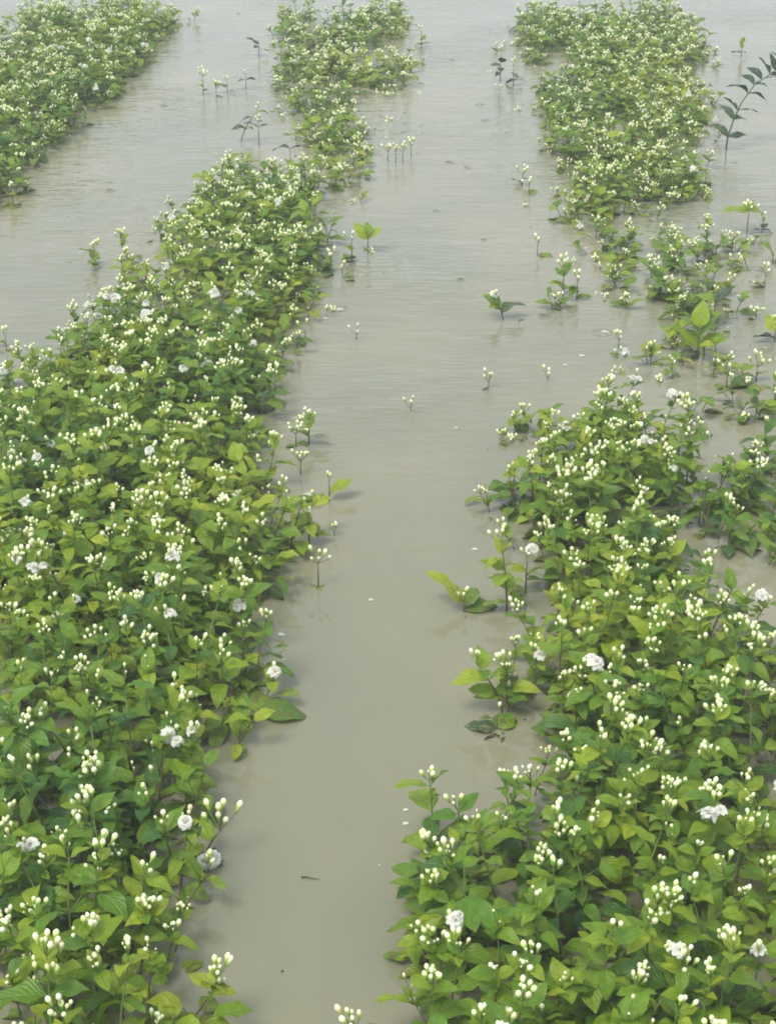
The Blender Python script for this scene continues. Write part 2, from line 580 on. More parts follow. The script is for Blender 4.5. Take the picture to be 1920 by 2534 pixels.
def pool(n, seed0, **kw):
    out = []
    for i in range(n):
        rr = random.Random(seed0 + i)
        a = dict(H=0.22, pairs=rr.choice((4, 4, 5)), nbuds=rr.choice(kw.get('buds', (0, 4, 6, 8))), nflower=kw.get('fl', 0), lean=rr.uniform(0.05, 0.3))
        out.append(Sprig(seed=seed0 + i, **a))
    return out
POOL_LEAFY = pool(7, 1000, buds=(0, 0, 2))
POOL_BUD = pool(16, 2000, buds=(4, 5, 6, 7, 8, 9))
POOL_FULL = pool(10, 2500, buds=(6, 7, 8, 9))
POOL_LOW = [Sprig(0.09, 3, 0, 0, 4000 + i, lean=0.5, leaf_len=(0.06, 0.095), bare=0.1) for i in range(6)]
POOL_FLOWER = pool(5, 3000, buds=(2, 3, 4), fl=1) + pool(2, 3050, buds=(1, 2), fl=2)

# ------------------------------------------------------------ water
def build_water():
    V = [(-600, -60, 0), (600, -60, 0), (600, 1200, 0), (-600, 1200, 0)]
    me = mesh_from('flood_water', V, [(0, 1, 2, 3)], [M_WATER], smooth=False)
    tag(obj('flood_water', me), 'still muddy grey-brown flood water covering the field', kind='structure')
    Vb = [(-600, -60, -0.35), (600, -60, -0.35), (600, 1200, -0.35), (-600, 1200, -0.35)]
    mb = mesh_from('field_ground', Vb, [(0, 1, 2, 3)], [plain('wet_mud', (0.12, 0.09, 0.06), 0.9, 0.3, 3)], smooth=False)
    tag(obj('field_ground', mb), 'muddy ground of the field under the water', kind='structure')
build_water()

def build_haze():
    x0, x1, y0, y1, z0, z1 = -610, 610, -70, 1210, -1.4, 2.5
    V = [(x0, y0, z0), (x1, y0, z0), (x1, y1, z0), (x0, y1, z0), (x0, y0, z1), (x1, y0, z1), (x1, y1, z1), (x0, y1, z1)]
    F = [(0, 3, 2, 1), (4, 5, 6, 7), (0, 1, 5, 4), (1, 2, 6, 5), (2, 3, 7, 6), (3, 0, 4, 7)]
    m = bpy.data.materials.new('rain_haze')
    m.use_nodes = True
    n, l = m.node_tree.nodes, m.node_tree.links
    n.remove(n['Principled BSDF'])
    pv = n.new('ShaderNodeVolumePrincipled')
    pv.inputs['Color'].default_value = (0.92, 0.95, 0.97, 1)
    pv.inputs['Density'].default_value = 0.009
    l.new(pv.outputs[0], n['Material Output'].inputs['Volume'])
    tag(obj('haze', mesh_from('haze', V, F, [m], smooth=False)), 'thin pale rain haze over the flooded field', kind='stuff')
build_haze()

# ------------------------------------------------------------ where plants stand (surveyed outlines of the beds)
BEDS = [
    # (name, density, height factor, outline)
    ('A', 1.0, 0.86, [(120, -70), (30, 20), (-40, 70), (-110, 120), (-110, 500), (0, 410), (40, 370), (70, 320), (140, 265), (195, 225), (235, 180), (290, 125), (330, 80), (375, 40), (400, 0), (430, -70)]),
    ('B', 1.0, 0.8, [(612, -70), (590, 60), (575, 100), (620, 140), (700, 150), (800, 160), (880, 145), (912, 100), (905, 50), (890, 0), (905, -70)]),
    ('B', 0.92, 0.78, [(590, 120), (640, 210), (660, 270), (740, 280), (790, 230), (740, 140)]),
    ('B', 0.42, 0.6, [(740, 150), (790, 230), (905, 235), (900, 150)]),
    ('B', 0.42, 0.5, [(400, 340), (480, 290), (560, 240), (640, 250), (680, 340), (560, 330), (470, 350)]),
    ('B', 0.9, 0.75, [(630, 235), (800, 260), (795, 345), (750, 400), (680, 345)]),
    ('B', 1.0, 1.0, [(470, 335), (540, 290), (600, 350), (680, 345), (735, 400), (735, 470), (700, 540), (680, 610), (630, 680), (620, 770), (600, 850), (585, 960), (600, 1050), (635, 1130), (600, 1190), (560, 1280), (560, 1400), (550, 1480), (440, 1545), (425, 1640), (400, 1740), (408, 1870), (412, 1960), (392, 2020), (428, 2100), (448, 2150), (448, 2560), (-90, 2560), (-90, 850), (0, 800), (60, 750), (130, 700), (150, 650), (225, 640), (250, 560), (260, 510), (330, 460), (385, 390)]),
    ('B', 0.27, 0.5, [(720, 400), (810, 400), (800, 560), (690, 620), (640, 700), (700, 760), (650, 900), (690, 960), (620, 1060), (600, 850), (680, 610)]),
    ('C', 1.0, 0.86, [(1115, -70), (1110, 0), (1115, 60), (1145, 120), (1150, 200), (1150, 280), (1200, 320), (1205, 420), (1240, 465), (1290, 480), (1330, 420), (1430, 430), (1480, 390), (1560, 400), (1570, 340), (1555, 290), (1540, 220), (1550, 130), (1535, 60), (1495, 0), (1480, -70)]),
    ('C', 0.26, 0.6, [(1060, 10), (1110, 0), (1150, 200), (1070, 180)]),
    ('C', 0.17, 0.5, [(1120, 370), (1205, 380), (1230, 460), (1180, 440)]),
    ('C', 0.65, 0.6, [(1240, 470), (1600, 430), (1620, 500), (1560, 560), (1550, 630), (1500, 640), (1370, 630), (1310, 560)]),
    ('C', 0.51, 0.6, [(1200, 550), (1290, 600), (1280, 640), (1200, 630)]),
    ('C', 0.62, 0.55, [(1360, 680), (1560, 650), (1600, 720), (1480, 765), (1360, 745)]),
    ('C', 0.55, 0.55, [(1480, 765), (1670, 740), (1760, 850), (1480, 880)]),
    ('C', 0.36, 0.5, [(1560, 500), (1760, 520), (1760, 740), (1560, 660)]),
    ('C', 0.8, 0.7, [(1085, 845), (1180, 830), (1190, 905), (1095, 910)]),
    ('C', 0.95, 1.0, [(1165, 900), (1225, 848), (1400, 850), (1490, 875), (1515, 935), (1480, 1040), (1465, 1110), (1520, 1195), (1555, 1300), (1676, 1345), (1770, 1370), (1770, 2560), (830, 2560), (860, 2190), (850, 2100), (900, 2040), (885, 1930), (890, 1850), (900, 1740), (1010, 1690), (1110, 1640), (1150, 1540), (1090, 1450), (1060, 1370), (1170, 1310), (1210, 1230), (1170, 1140), (1110, 1070), (1050, 1010), (1075, 960), (1150, 960)]),
    ('C', 0.8, 0.8, [(1515, 960), (1600, 925), (1770, 915), (1770, 1130), (1600, 1120), (1515, 1080)]),
    ('C', 0.48, 0.5, [(1560, 1130), (1770, 1120), (1770, 1320), (1676, 1290), (1570, 1200)]),
]
GAPS = [((1600, 1235), (60, 32)), ((1475, 1370), (38, 16)), ((1180, 1180), (30, 40)), ((1130, 1490), (32, 18)), ((1500, 1060), (26, 30)), ((640, 1110), (16, 14)), ((90, 960), (26, 9)), ((420, 900), (26, 9)), ((470, 1245), (36, 10)), ((345, 615), (45, 14)), ((305, 650), (30, 16)), ((620, 760), (25, 20)), ((1640, 1790), (50, 22)), ((1450, 1330), (40, 18)),
        ((1230, 1720), (30, 14)), ((1330, 1400), (35, 12)), ((230, 830), (25, 10)), ((1130, 1540), (50, 20)), ((320, 2120), (30, 15)), ((560, 2290), (10, 10))]

def inside(poly, x, y):
    c = False
    j = len(poly) - 1
    for i in range(len(poly)):
        xi, yi = poly[i]
        xj, yj = poly[j]
        if (yi > y) != (yj > y) and x < (xj - xi) * (y - yi) / (yj - yi) + xi:
            c = not c
        j = i
    return c

ROW_DX = 330.0 / F_PX / (CP + (1267 + 864) / F_PX * SP)
RD = Vector((ROW_DX, 1, 0)).normalized()
def to_row(x, y):
    return x * RD.x + y * RD.y, x * RD.y - y * RD.x      # along, across

def poisson(region, spacing):
    x0, x1, y0, y1 = region
    cell = spacing / 1.414
    grid = {}
    pts = []
    nx = int((x1 - x0) / cell) + 1
    ny = int((y1 - y0) / cell) + 1
    order = [(i, j) for i in range(nx) for j in range(ny)]
    random.shuffle(order)
    for _ in range(3):
        for (i, j) in order:
            if (i, j) in grid:
                continue
            x, y = x0 + (i + random.random()) * cell, y0 + (j + random.random()) * cell
            ok = True
            for a in range(i - 2, i + 3):
                for b in range(j - 2, j + 3):
                    q = grid.get((a, b))
                    if q and (q[0] - x) ** 2 + (q[1] - y) ** 2 < spacing * spacing:
                        ok = False
            if ok:
                grid[(i, j)] = (x, y)
                pts.append((x, y))
    return pts

def inside2(x, y):
    uu, vv = survey(x, y, 0.11)
    return any(inside(p_, uu, vv) for _, d_, _, p_ in BEDS if d_ > 0.4)

sprigs = []          # x, y, row, height factor, edge?
for (x, y) in poisson((-3.2, 3.6, 1.6, 13.2), 0.0505):
    u, v = survey(x, y, 0.11)
    u += 9 * math.sin(v * 0.045 + x) + 7 * math.sin(v * 0.11 + 2 * x)
    if u < -90 or u > 1766 or v < -65 or v > 2520:
        continue
    dens = 0
    for nm, d, hf, poly in BEDS:
        if inside(poly, u, v) and d > dens:
            dens, row, h = d, nm, hf
    if not dens:
        continue
    if any(((u - g[0][0]) / g[1][0]) ** 2 + ((v - g[0][1]) / g[1][1]) ** 2 < 1 for g in GAPS):
        continue
    gap = noise.noise(Vector((x * 3.1, y * 1.9, 3.7))) + 0.6 * noise.noise(Vector((x * 8, y * 5, 9.1)))
    thin = min(1.0, max(0.0, (y - 4.2) / 1.5))
    if dens > 0.93 and gap < -0.64 + 0.34 * thin + (0.12 if row == 'B' and y > 6 else 0):
        continue
    if random.random() > dens:
        continue
    if dens > 0.93 and y > 4.2:
        q = 0.05
        if not all(inside2(x + dx, y + dy) for dx, dy in ((q, 0), (-q, 0), (0, q * 1.5), (0, -q * 1.5))) and random.random() < 0.75:
            continue
    # lower towards the rim of the bed
    rim = 0
    for dx, dy in ((0.12, 0), (-0.12, 0), (0, 0.12), (0, -0.12), (0.09, -0.09), (-0.09, -0.09)):
        uu, vv = survey(x + dx, y + dy, 0.11)
        if not any(inside(p_, uu, vv) for _, d_, _, p_ in BEDS if d_ > 0.5):
            rim += 1
    h *= 1 - 0.24 * min(1, max(0, (y - 4.6) / 2.5)) * (row != 'A')
    sprigs.append((x, y, row, h * (1 - 0.07 * rim), rim))

# plants: the bases from which the shoots of a clump rise, in staggered lines along each bed
LANES = {}
centres = []
for row, t0, nl in (('A', -2.55, 3), ('B', -1.35, 4), ('C', 0.03, 4)):
    pass
ts = {}
for sx in sprigs:
    ts.setdefault(sx[2], []).append(to_row(sx[0], sx[1])[1])
for row, arr in ts.items():
    lo, hi = np.percentile(arr, 1), np.percentile(arr, 99)
    nl = max(2, round((hi - lo) / 0.36))
    LANES[row] = (lo, (hi - lo) / nl, nl)
    for k in range(nl):
        for i in range(34):
            s = 1.9 + (i + 0.5 * (k % 2)) * 0.37 + random.uniform(-0.07, 0.07)
            t = lo + (k + 0.5) * (hi - lo) / nl + random.uniform(-0.06, 0.06)
            centres.append((row, k, s, t))
members = {}
for sx in sprigs:
    s, t = to_row(sx[0], sx[1])
    best = min((i for i, c in enumerate(centres) if c[0] == sx[2] and abs(c[2] - s) < 0.8), key=lambda i: (centres[i][2] - s) ** 2 + (centres[i][3] - t) ** 2)
    members.setdefault(best, []).append(sx)

ORD = ['first', 'second', 'third', 'fourth', 'fifth', 'sixth', 'seventh', 'eighth', 'ninth', 'tenth', 'eleventh', 'twelfth', 'thirteenth', 'fourteenth',
       'fifteenth', 'sixteenth', 'seventeenth', 'eighteenth', 'nineteenth', 'twentieth', 'twenty-first', 'twenty-second', 'twenty-third', 'twenty-fourth',
       'twenty-fifth', 'twenty-sixth', 'twenty-seventh', 'twenty-eighth', 'twenty-ninth', 'thirtieth', 'thirty-first', 'thirty-second', 'thirty-third', 'thirty-fourth']
lane_seen = {}
NEAR = 5.05
n_near = n_obj = 0
for ci in sorted(members, key=lambda i: centres[i][2]):
    row, k, s0, t0 = centres[ci]
    ms = members[ci]
    def shows(m):
        uu, vv = survey(m[0], m[1], 0.15)
        return -10 < uu < 1686 and -10 < vv < 2240
    if not any(shows(m) for m in ms):
        continue
    cx = sum(m[0] for m in ms) / len(ms)
    cy = sum(m[1] for m in ms) / len(ms)
    n = lane_seen.setdefault((row, k), 0)
    lane_seen[(row, k)] = n + 1
    root = bpy.data.objects.new('jasmine_shrub', None)
    root.empty_display_size = 0.1
    root.location = (cx, cy, 0)
    COL.objects.link(root)
    near = cy < NEAR
    nf = 0
    lo_f, lo_b, lo_s, lo_p = Soup(), Soup(), Soup(), Soup()
    under = [(x + random.uniform(-0.03, 0.03), y + random.uniform(-0.03, 0.03), _, 1.0, 9) for (x, y, _, h, rim) in ms if rim <= 3 and random.random() < 0.5]
    for (x, y, _, h, rim) in ms + under:
        r = random.random()
        pf = 0.085 if cy < 4.3 else (0.07 if cy < 6.5 else 0.045)
        lf = 0.05 + 0.8 * max(0, noise.noise(Vector((x * 2.3, y * 1.6, 21.0))) + 0.02)
        if r < pf:
            sp = random.choice(POOL_FLOWER)
        elif r < pf + lf:
            sp = random.choice(POOL_LEAFY)
        else:
            sp = random.choice(POOL_FULL if cy > 5.2 and random.random() < 0.7 else POOL_BUD)
        if rim == 9:
            sp, rim = random.choice(POOL_LOW), 0
        nf += len(sp.flowers)
        sc = (0.70 + 0.30 * random.random())
        hz = sc * h
        # shoots splay away from the middle of their clump
        ox, oy = x - cx, y - cy
        ex, ey = max(-0.17, min(0.17, ox)), max(-0.17, min(0.17, oy))
        tilt = Vector((ex * 1.3 + random.uniform(-0.16, 0.16), ey * 1.3 + random.uniform(-0.16, 0.16), 1)).normalized()
        sink = 0.016 + (1 - h) * 0.27 + random.uniform(-0.03, 0.03) + (0.03 if rim else 0)
        M = Matrix.Translation((ox - tilt.x * 0.08, oy - tilt.y * 0.08, -sink)) @ Vector((0, 0, 1)).rotation_difference(tilt).to_matrix().to_4x4() @ Matrix.Rotation(random.random() * 6.28, 4, 'Z') @ Matrix.Scale(sc, 4)
        if near:
            emit(sp, root, M)
            n_obj += 1 + len(sp.leaves) + len(sp.buds) + len(sp.flowers)
        else:
            q = sp.soup
            lo_s.add(np.concatenate(q.V), q.F, M)
            for kk, young, m in sp.leaves:
                V, Fc, UV = LEAVES_LO[kk % 5]
                lo_f.add(V, Fc, M @ m, UV, 1 if young else 0)
            for m in sp.buds:
                lo_b.add(BUD_LO[0], BUD_LO[1], M @ m @ Matrix.Scale(0.9, 4), BUD_LO[2])
            for kk, m in sp.flowers:
                q = FLOWERS_LO[kk % 3]
                me = q.mesh('blossom', [M_PETAL, M_STEM]) if not hasattr(q, 'me') else q.me
                q.me = me
                obj('blossom', me, root, M @ m)
    if not near:
        tag(obj('branches', lo_s.mesh('branches', [M_STEM]), root), kind='stuff')
        tag(obj('foliage', lo_f.mesh('foliage', [M_LEAF, M_YOUNG]), root), kind='stuff')
        if lo_b.n:
            tag(obj('flower_buds', lo_b.mesh('flower_buds', [M_BUD]), root), kind='stuff')
    n_near += near
    nl = LANES[row][2]
    rowname = {'A': 'bed in the upper left corner', 'B': 'bed left of the channel', 'C': 'bed right of the channel'}[row]
    if row == 'C':
        side = ('beside the channel', 'second line in', 'third line in', 'fourth line in', 'fifth line in')[min(k, 4)]
    else:
        side = ('beside the channel', 'second line in', 'third line in', 'fourth line in', 'fifth line in')[min(nl - 1 - k, 4)]
    bloom = '' if not nf else (' in bloom')
    tag(root, f'jasmine{bloom}, {ORD[n]} from the bottom, {side}, {rowname}', 'jasmine shrub',
        {'A': 'jasmine shrubs of the upper left bed', 'B': 'jasmine shrubs of the bed left of the channel', 'C': 'jasmine shrubs of the bed right of the channel'}[row])

# ------------------------------------------------------------ single shoots and floating things
def shoot(u, v, H, leaves, nbuds, label, cat='jasmine shoot', lean=(0, 0), blossom=0, wet=False, name='jasmine_shoot', group=None, bw=1.0):
    """leaves: (t along stem, azimuth deg, elevation deg, length, young/mature/wet)"""
    rr = random.Random(int(u * 7 + v))
    gx, gy = ground(u, v)
    H *= 0.74
    root = bpy.data.objects.new(name, None)
    root.empty_display_size = 0.05
    root.location = (gx, gy, 0)
    COL.objects.link(root)
    tag(root, label, cat, group)
    pt = lambda t: Vector((lean[0] * t * t, lean[1] * t * t, -0.03 + (H + 0.03) * t))
    q = Soup()
    V, Fc = tube([pt(t) for t in (0, 0.3, 0.6, 0.8, 1)], [0.0026, 0.0023, 0.002, 0.0016, 0.0012], 5)
    q.add(V, Fc)
    buds = []
    tip = pt(1)
    for b in range(nbuds):
        a = 2.4 * b + rr.uniform(-0.3, 0.3)
        sp = rr.uniform(0.2, 1.1) if b else 0.15
        d = Vector((math.cos(a) * math.sin(sp), math.sin(a) * math.sin(sp), math.cos(sp)))
        e = tip + d * rr.uniform(0.010, 0.03) * bw
        V, Fc = tube([tip, e], [0.0009, 0.0008], 4)
        q.add(V, Fc)
        buds.append(zframe(e, (d + Vector((0, 0, 0.9))).normalized(), rr.uniform(0.015, 0.022) * bw, rr.random() * 6))
    obj('stem', q.mesh('stem', [M_STEM]), root)
    for (t, az, el, L, kind) in leaves:
        az, el = R(az), R(el)
        d = Vector((math.cos(az) * math.cos(el), math.sin(az) * math.cos(el), math.sin(el)))
        me = {'y': YOUNG_ME, 'm': LEAF_ME, 'w': DARK_ME}[kind][rr.randrange(8)]
        obj('leaf', me, root, frame(pt(t), d, scale=L, roll=rr.uniform(-0.4, 0.4)))
    for m in buds:
        obj('bud', BUD_ME, root, m)
    for k in range(blossom):
        e = tip + Vector((rr.uniform(-0.02, 0.02), rr.uniform(-0.02, 0.02), 0.012))
        obj('blossom', FLOWER_ME[rr.randrange(5)], root, zframe(e, Vector((rr.uniform(-0.4, 0.4), -0.5, 1)).normalized(), rr.uniform(0.032, 0.042)))
    return root

def floating(name, me, u, v, scale, az, label, cat, tilt=0.0, z=0.003, group=None):
    gx, gy = ground(u, v)
    M = Matrix.Translation((gx, gy, z)) @ Matrix.Rotation(R(az), 4, 'Z') @ Matrix.Rotation(tilt, 4, 'X') @ Matrix.Diagonal((scale * (0.45 if 'scrap' in label or 'sliver' in label or 'thin' in label or 'dark' in label else 1), scale, scale * 0.3, 1))
    return tag(obj(name, me, None, M), label, cat, group)

G1 = 'lone jasmine shoots standing in the water'
shoot(560, 122, 0.10, [(0.9, 160, 30, 0.085, 'w'), (0.6, 20, 10, 0.06, 'm'), (0.8, 250, 10, 0.06, 'w')], 0, 'lone dark round-leaved shoot in the water beside the top of the middle bed', group=G1)
shoot(440, 205, 0.12, [(0.6, 200, 30, 0.06, 'y'), (0.4, 20, 20, 0.05, 'm'), (0.8, 280, 40, 0.05, 'y')], 8, 'pale budded shoot alone in the water between the upper left bed and middle bed', group=G1, bw=1.3)
shoot(468, 212, 0.06, [(0.5, 10, 10, 0.04, 'm')], 6, 'low spray of buds just beside the lone pale budded shoot', group=G1, bw=1.2)
shoot(492, 200, 0.07, [(0.7, 180, 20, 0.06, 'w'), (0.5, 0, 5, 0.05, 'w')], 2, 'small dark shoot between the low bud spray and the middle bed', group=G1)
shoot(532, 192, 0.07, [(0.9, 190, 10, 0.06, 'w'), (0.9, 10, 15, 0.06, 'w')], 2, 'dark two-leaved shoot in the water next to the middle bed', group=G1)
shoot(520, 305, 0.18, [(0.55, 190, 10, 0.07, 'w'), (0.7, 10, 20, 0.07, 'w'), (0.85, 180, 0, 0.08, 'w'), (1, 0, 10, 0.08, 'm'), (0.5, 60, 20, 0.07, 'm')], 2, 'arching dark-leaved shoot rising from the narrow far end of the long middle bed', lean=(0.08, 0), group=G1)
shoot(560, 315, 0.13, [(0.9, 170, 30, 0.08, 'w'), (0.9, 10, 25, 0.07, 'w')], 3, 'dark-leaved shoot just behind the arching shoot at the bed end', group=G1)
shoot(628, 375, 0.14, [(1.0, 160, 25, 0.09, 'w'), (1.0, 20, 25, 0.08, 'w')], 0, 'bare-stemmed shoot with two spread dark leaves over the middle bed gap', group=G1)
shoot(795, 545, 0.10, [(0.75, 150, 45, 0.085, 'y'), (0.75, 20, 40, 0.085, 'y'), (0.9, 90, 60, 0.06, 'y')], 0, 'lone shoot with yellow-green leaves in a V and its reflection in the channel', group=G1)
for i, (u, v) in enumerate([(838, 348), (855, 352), (870, 350), (888, 338)]):
    shoot(u, v, 0.055, [], 5, ['single bud stalk closest to the middle bed in the short line of four', 'second bud stalk of the short line of four in the channel', 'third bud stalk of the short line of four in the channel', 'last bud stalk of the line of four, standing furthest out in the channel'][i], group='line of four bud stalks in the channel', bw=1.15)
shoot(770, 733, 0.02, [], 3, 'tiny shoot of white buds alone in open water, in the middle of the channel', group=G1)
shoot(888, 888, 0.008, [], 3, 'white buds just clearing the water, furthest out in the open channel', group=G1)
shoot(1055, 838, 0.025, [(0.6, 200, 5, 0.04, 'm')], 5, 'low budded shoot with one small leaf before the right bed clump', group=G1)
shoot(1182, 822, 0.01, [], 3, 'pair of white buds at the water behind the small right clump', group=G1)
shoot(1335, 752, 0.03, [], 5, 'short bunch of buds alone in water in the gap of the right bed', group=G1)
shoot(722, 1158, 0.006, [], 4, 'drowned bud tips barely above water beside the left bed', group=G1)
shoot(688, 1268, 0.085, [(0.35, 200, -20, 0.05, 'm'), (0.35, -20, -20, 0.05, 'm'), (0.3, 260, -25, 0.04, 'm')], 6, 'slim upright budded shoot with drooping leaves and a clear reflection', group=G1)
shoot(712, 1082, 0.07, [(0.6, 30, 25, 0.09, 'y'), (0.4, 185, 5, 0.10, 'm'), (0.3, 210, -8, 0.10, 'w')], 2, 'shoot with one upright yellow leaf and dark leaves flat on the channel', group=G1)
shoot(668, 960, 0.10, [(0.5, 170, 25, 0.06, 'y'), (0.5, -10, 20, 0.07, 'm'), (0.75, 80, 35, 0.06, 'y'), (0.75, 260, 35, 0.06, 'y'), (0.3, 200, 0, 0.06, 'm')], 6, 'leafy budded shoot standing just off the left bed in the channel', group=G1)
shoot(640, 965, 0.05, [(0.5, 180, 0, 0.05, 'm')], 6, 'bud spray between the leafy budded shoot and the left bed', group=G1)
shoot(650, 1025, 0.05, [], 6, 'leafless bud spray in the water by the left bed margin', group=G1)
shoot(668, 1175, 0.10, [(0.3, 190, 5, 0.08, 'm'), (0.5, 10, 0, 0.06, 'y'), (0.7, 110, 20, 0.07, 'y'), (0.8, 280, 20, 0.06, 'y')], 3, 'tall thin shoot with yellowish leaves at the left bed margin', group=G1)
shoot(1088, 690, 0.10, [(0.7, 165, 60, 0.08, 'm'), (0.6, 150, 40, 0.085, 'y'), (0.7, 230, 20, 0.06, 'm'), (0.5, 20, 45, 0.10, 'w')], 2, 'lone leafy shoot with green and dark leaves in the right of the channel', lean=(-0.03, 0), blossom=1, group=G1)
shoot(1120, 695, 0.02, [(0.5, 180, 10, 0.06, 'w'), (0.5, 10, 10, 0.06, 'w')], 0, 'two wet dark leaves lying between the lone leafy shoot and the round dark leaf', group=G1)
floating('floating_leaf', DARK_ME[2], 1160, 683, 0.055, -90, 'rounded dark leaf floating alone beside the wet pair in the channel', 'fallen leaf', 0.05, 0.006)
shoot(1505, 775, 0.16, [(0.4, 160, 40, 0.12, 'm'), (0.4, 10, 35, 0.12, 'm'), (0.7, 130, 60, 0.11, 'm'), (0.7, 40, 50, 0.11, 'm'), (0.3, 200, 20, 0.09, 'w'), (0.9, 80, 70, 0.09, 'm')], 0, 'big-leaved green shoot standing in the flooded gap of the right bed', group=G1)
shoot(1540, 700, 0.13, [(0.4, 170, 20, 0.07, 'm'), (0.4, 0, 20, 0.07, 'm'), (0.8, 160, 40, 0.08, 'm'), (0.8, 20, 40, 0.09, 'w'), (0.6, 270, 10, 0.06, 'y')], 2, 'upright shoot with forked leaves behind the big-leaved green shoot', group=G1)
shoot(1568, 838, 0.06, [(0.9, 250, 65, 0.085, 'm'), (0.4, 180, 10, 0.07, 'm'), (0.4, 5, 10, 0.07, 'm')], 2, 'low shoot holding up one broad round bright green leaf', group=G1)
shoot(1632, 822, 0.06, [(0.5, 170, 20, 0.06, 'm'), (0.6, 20, 25, 0.05, 'm')], 7, 'loose budded shoot near the right edge of the flooded gap', group=G1, bw=1.2)
shoot(1612, 505, 0.12, [(1, 175, 5, 0.10, 'm'), (1, 5, 8, 0.09, 'm'), (1, 80, 20, 0.08, 'y')], 7, 'umbrella-shaped shoot, bare stem under a flat tuft of leaves', group=G1, bw=1.2)
shoot(1645, 503, 0.05, [(0.6, 180, 15, 0.05, 'w'), (0.6, 0, 15, 0.05, 'w'), (0.7, 60, 25, 0.05, 'w')], 4, 'dark straggly shoot on the outer side of the umbrella-shaped shoot', group=G1)
shoot(1600, 122, 0.10, [(0.5, 180, 5, 0.06, 'w'), (0.7, 100, 60, 0.06, 'y'), (0.9, 270, 60, 0.06, 'y'), (0.5, 0, 10, 0.04, 'm')], 0, 'small yellow-green shoot alone in the water at the upper right', group=G1)
shoot(1667, 568, 0.05, [(0.8, 200, 60, 0.09, 'm'), (0.5, 10, 10, 0.07, 'm')], 0, 'green leaf standing out of water at the right picture edge', group=G1)
shoot(1672, 738, 0.07, [(0.5, 190, 10, 0.08, 'w'), (0.8, 120, 40, 0.07, 'y'), (0.7, 30, 40, 0.07, 'm')], 3, 'shoot with a dark drooping leaf cut by the right picture edge', group=G1)
shoot(1002, 1322, 0.035, [(0.9, 150, 38, 0.12, 'y'), (0.6, 25, 12, 0.10, 'm'), (0.4, 235, -4, 0.075, 'w'), (0.4, 268, -4, 0.085, 'w'), (0.8, 60, 30, 0.08, 'y')], 5, 'shoot reaching into the channel with one long raised pointed leaf', group=G1)  # the two dark leaves on the water stand in for reflected leaves
shoot(1095, 1320, 0.245, [(0.25, 190, 5, 0.06, 'm'), (0.3, 0, 5, 0.06, 'y'), (0.5, 160, 20, 0.05, 'y'), (0.5, -20, 15, 0.05, 'y'), (0.65, 180, 25, 0.065, 'y'), (0.7, 10, 20, 0.05, 'y'), (0.85, 120, 40, 0.05, 'y'), (0.9, 300, 40, 0.05, 'y'), (0.95, 30, 40, 0.04, 'y'), (0.4, 90, 20, 0.07, 'y'), (0.6, 250, 10, 0.07, 'y'), (0.78, 200, 15, 0.06, 'y')], 5, 'tallest thin yellow-leaved shoot at the channel side of the right bed', lean=(-0.02, 0), group=G1)
shoot(1135, 1280, 0.13, [(0.3, 190, 0, 0.07, 'm'), (0.5, 10, 5, 0.08, 'm'), (0.7, 200, 25, 0.05, 'y')], 3, 'shorter shoot beside the tallest thin yellow-leaved shoot', blossom=1, group=G1)
shoot(1088, 1540, 0.16, [(0.55, 175, 5, 0.06, 'y'), (0.75, 185, 10, 0.085, 'y'), (0.75, 10, 30, 0.08, 'y'), (0.9, 90, 50, 0.06, 'y'), (0.9, 280, 30, 0.05, 'm'), (0.6, -10, 5, 0.06, 'm')], 3, 'leaning bare-based shoot with bright leaves at its top by the channel', lean=(-0.06, 0), group=G1)
shoot(1072, 1575, 0.03, [(0.6, 175, 5, 0.07, 'w'), (0.7, 20, 12, 0.06, 'm'), (0.4, 265, 0, 0.07, 'w'), (0.4, 300, 0, 0.07, 'w'), (0.5, 220, -3, 0.08, 'w')], 1, 'wet dark-leaved shoot half sunk below the leaning bright shoot', group=G1)
shoot(558, 1548, 0.03, [(0.9, -4, 6, 0.115, 'm'), (0.6, 200, 15, 0.08, 'm'), (0.7, 90, 30, 0.08, 'm'), (0.3, -20, -5, 0.07, 'w')], 0, 'shoot with one broad leaf laid flat out over the channel', group=G1)
shoot(440, 1850, 0.09, [(0.5, 185, 20, 0.07, 'y'), (0.7, 120, 30, 0.06, 'y'), (0.4, -30, -10, 0.05, 'm')], 7, 'bud spray leaning over the channel from the left bed, above floating blossom', lean=(0.035, -0.01), group=G1, bw=1.5)
shoot(452, 1885, 0.008, [(0.5, 190, 0, 0.05, 'w')], 2, 'white blossoms lying on the water beside the left bed', blossom=2, group=G1)
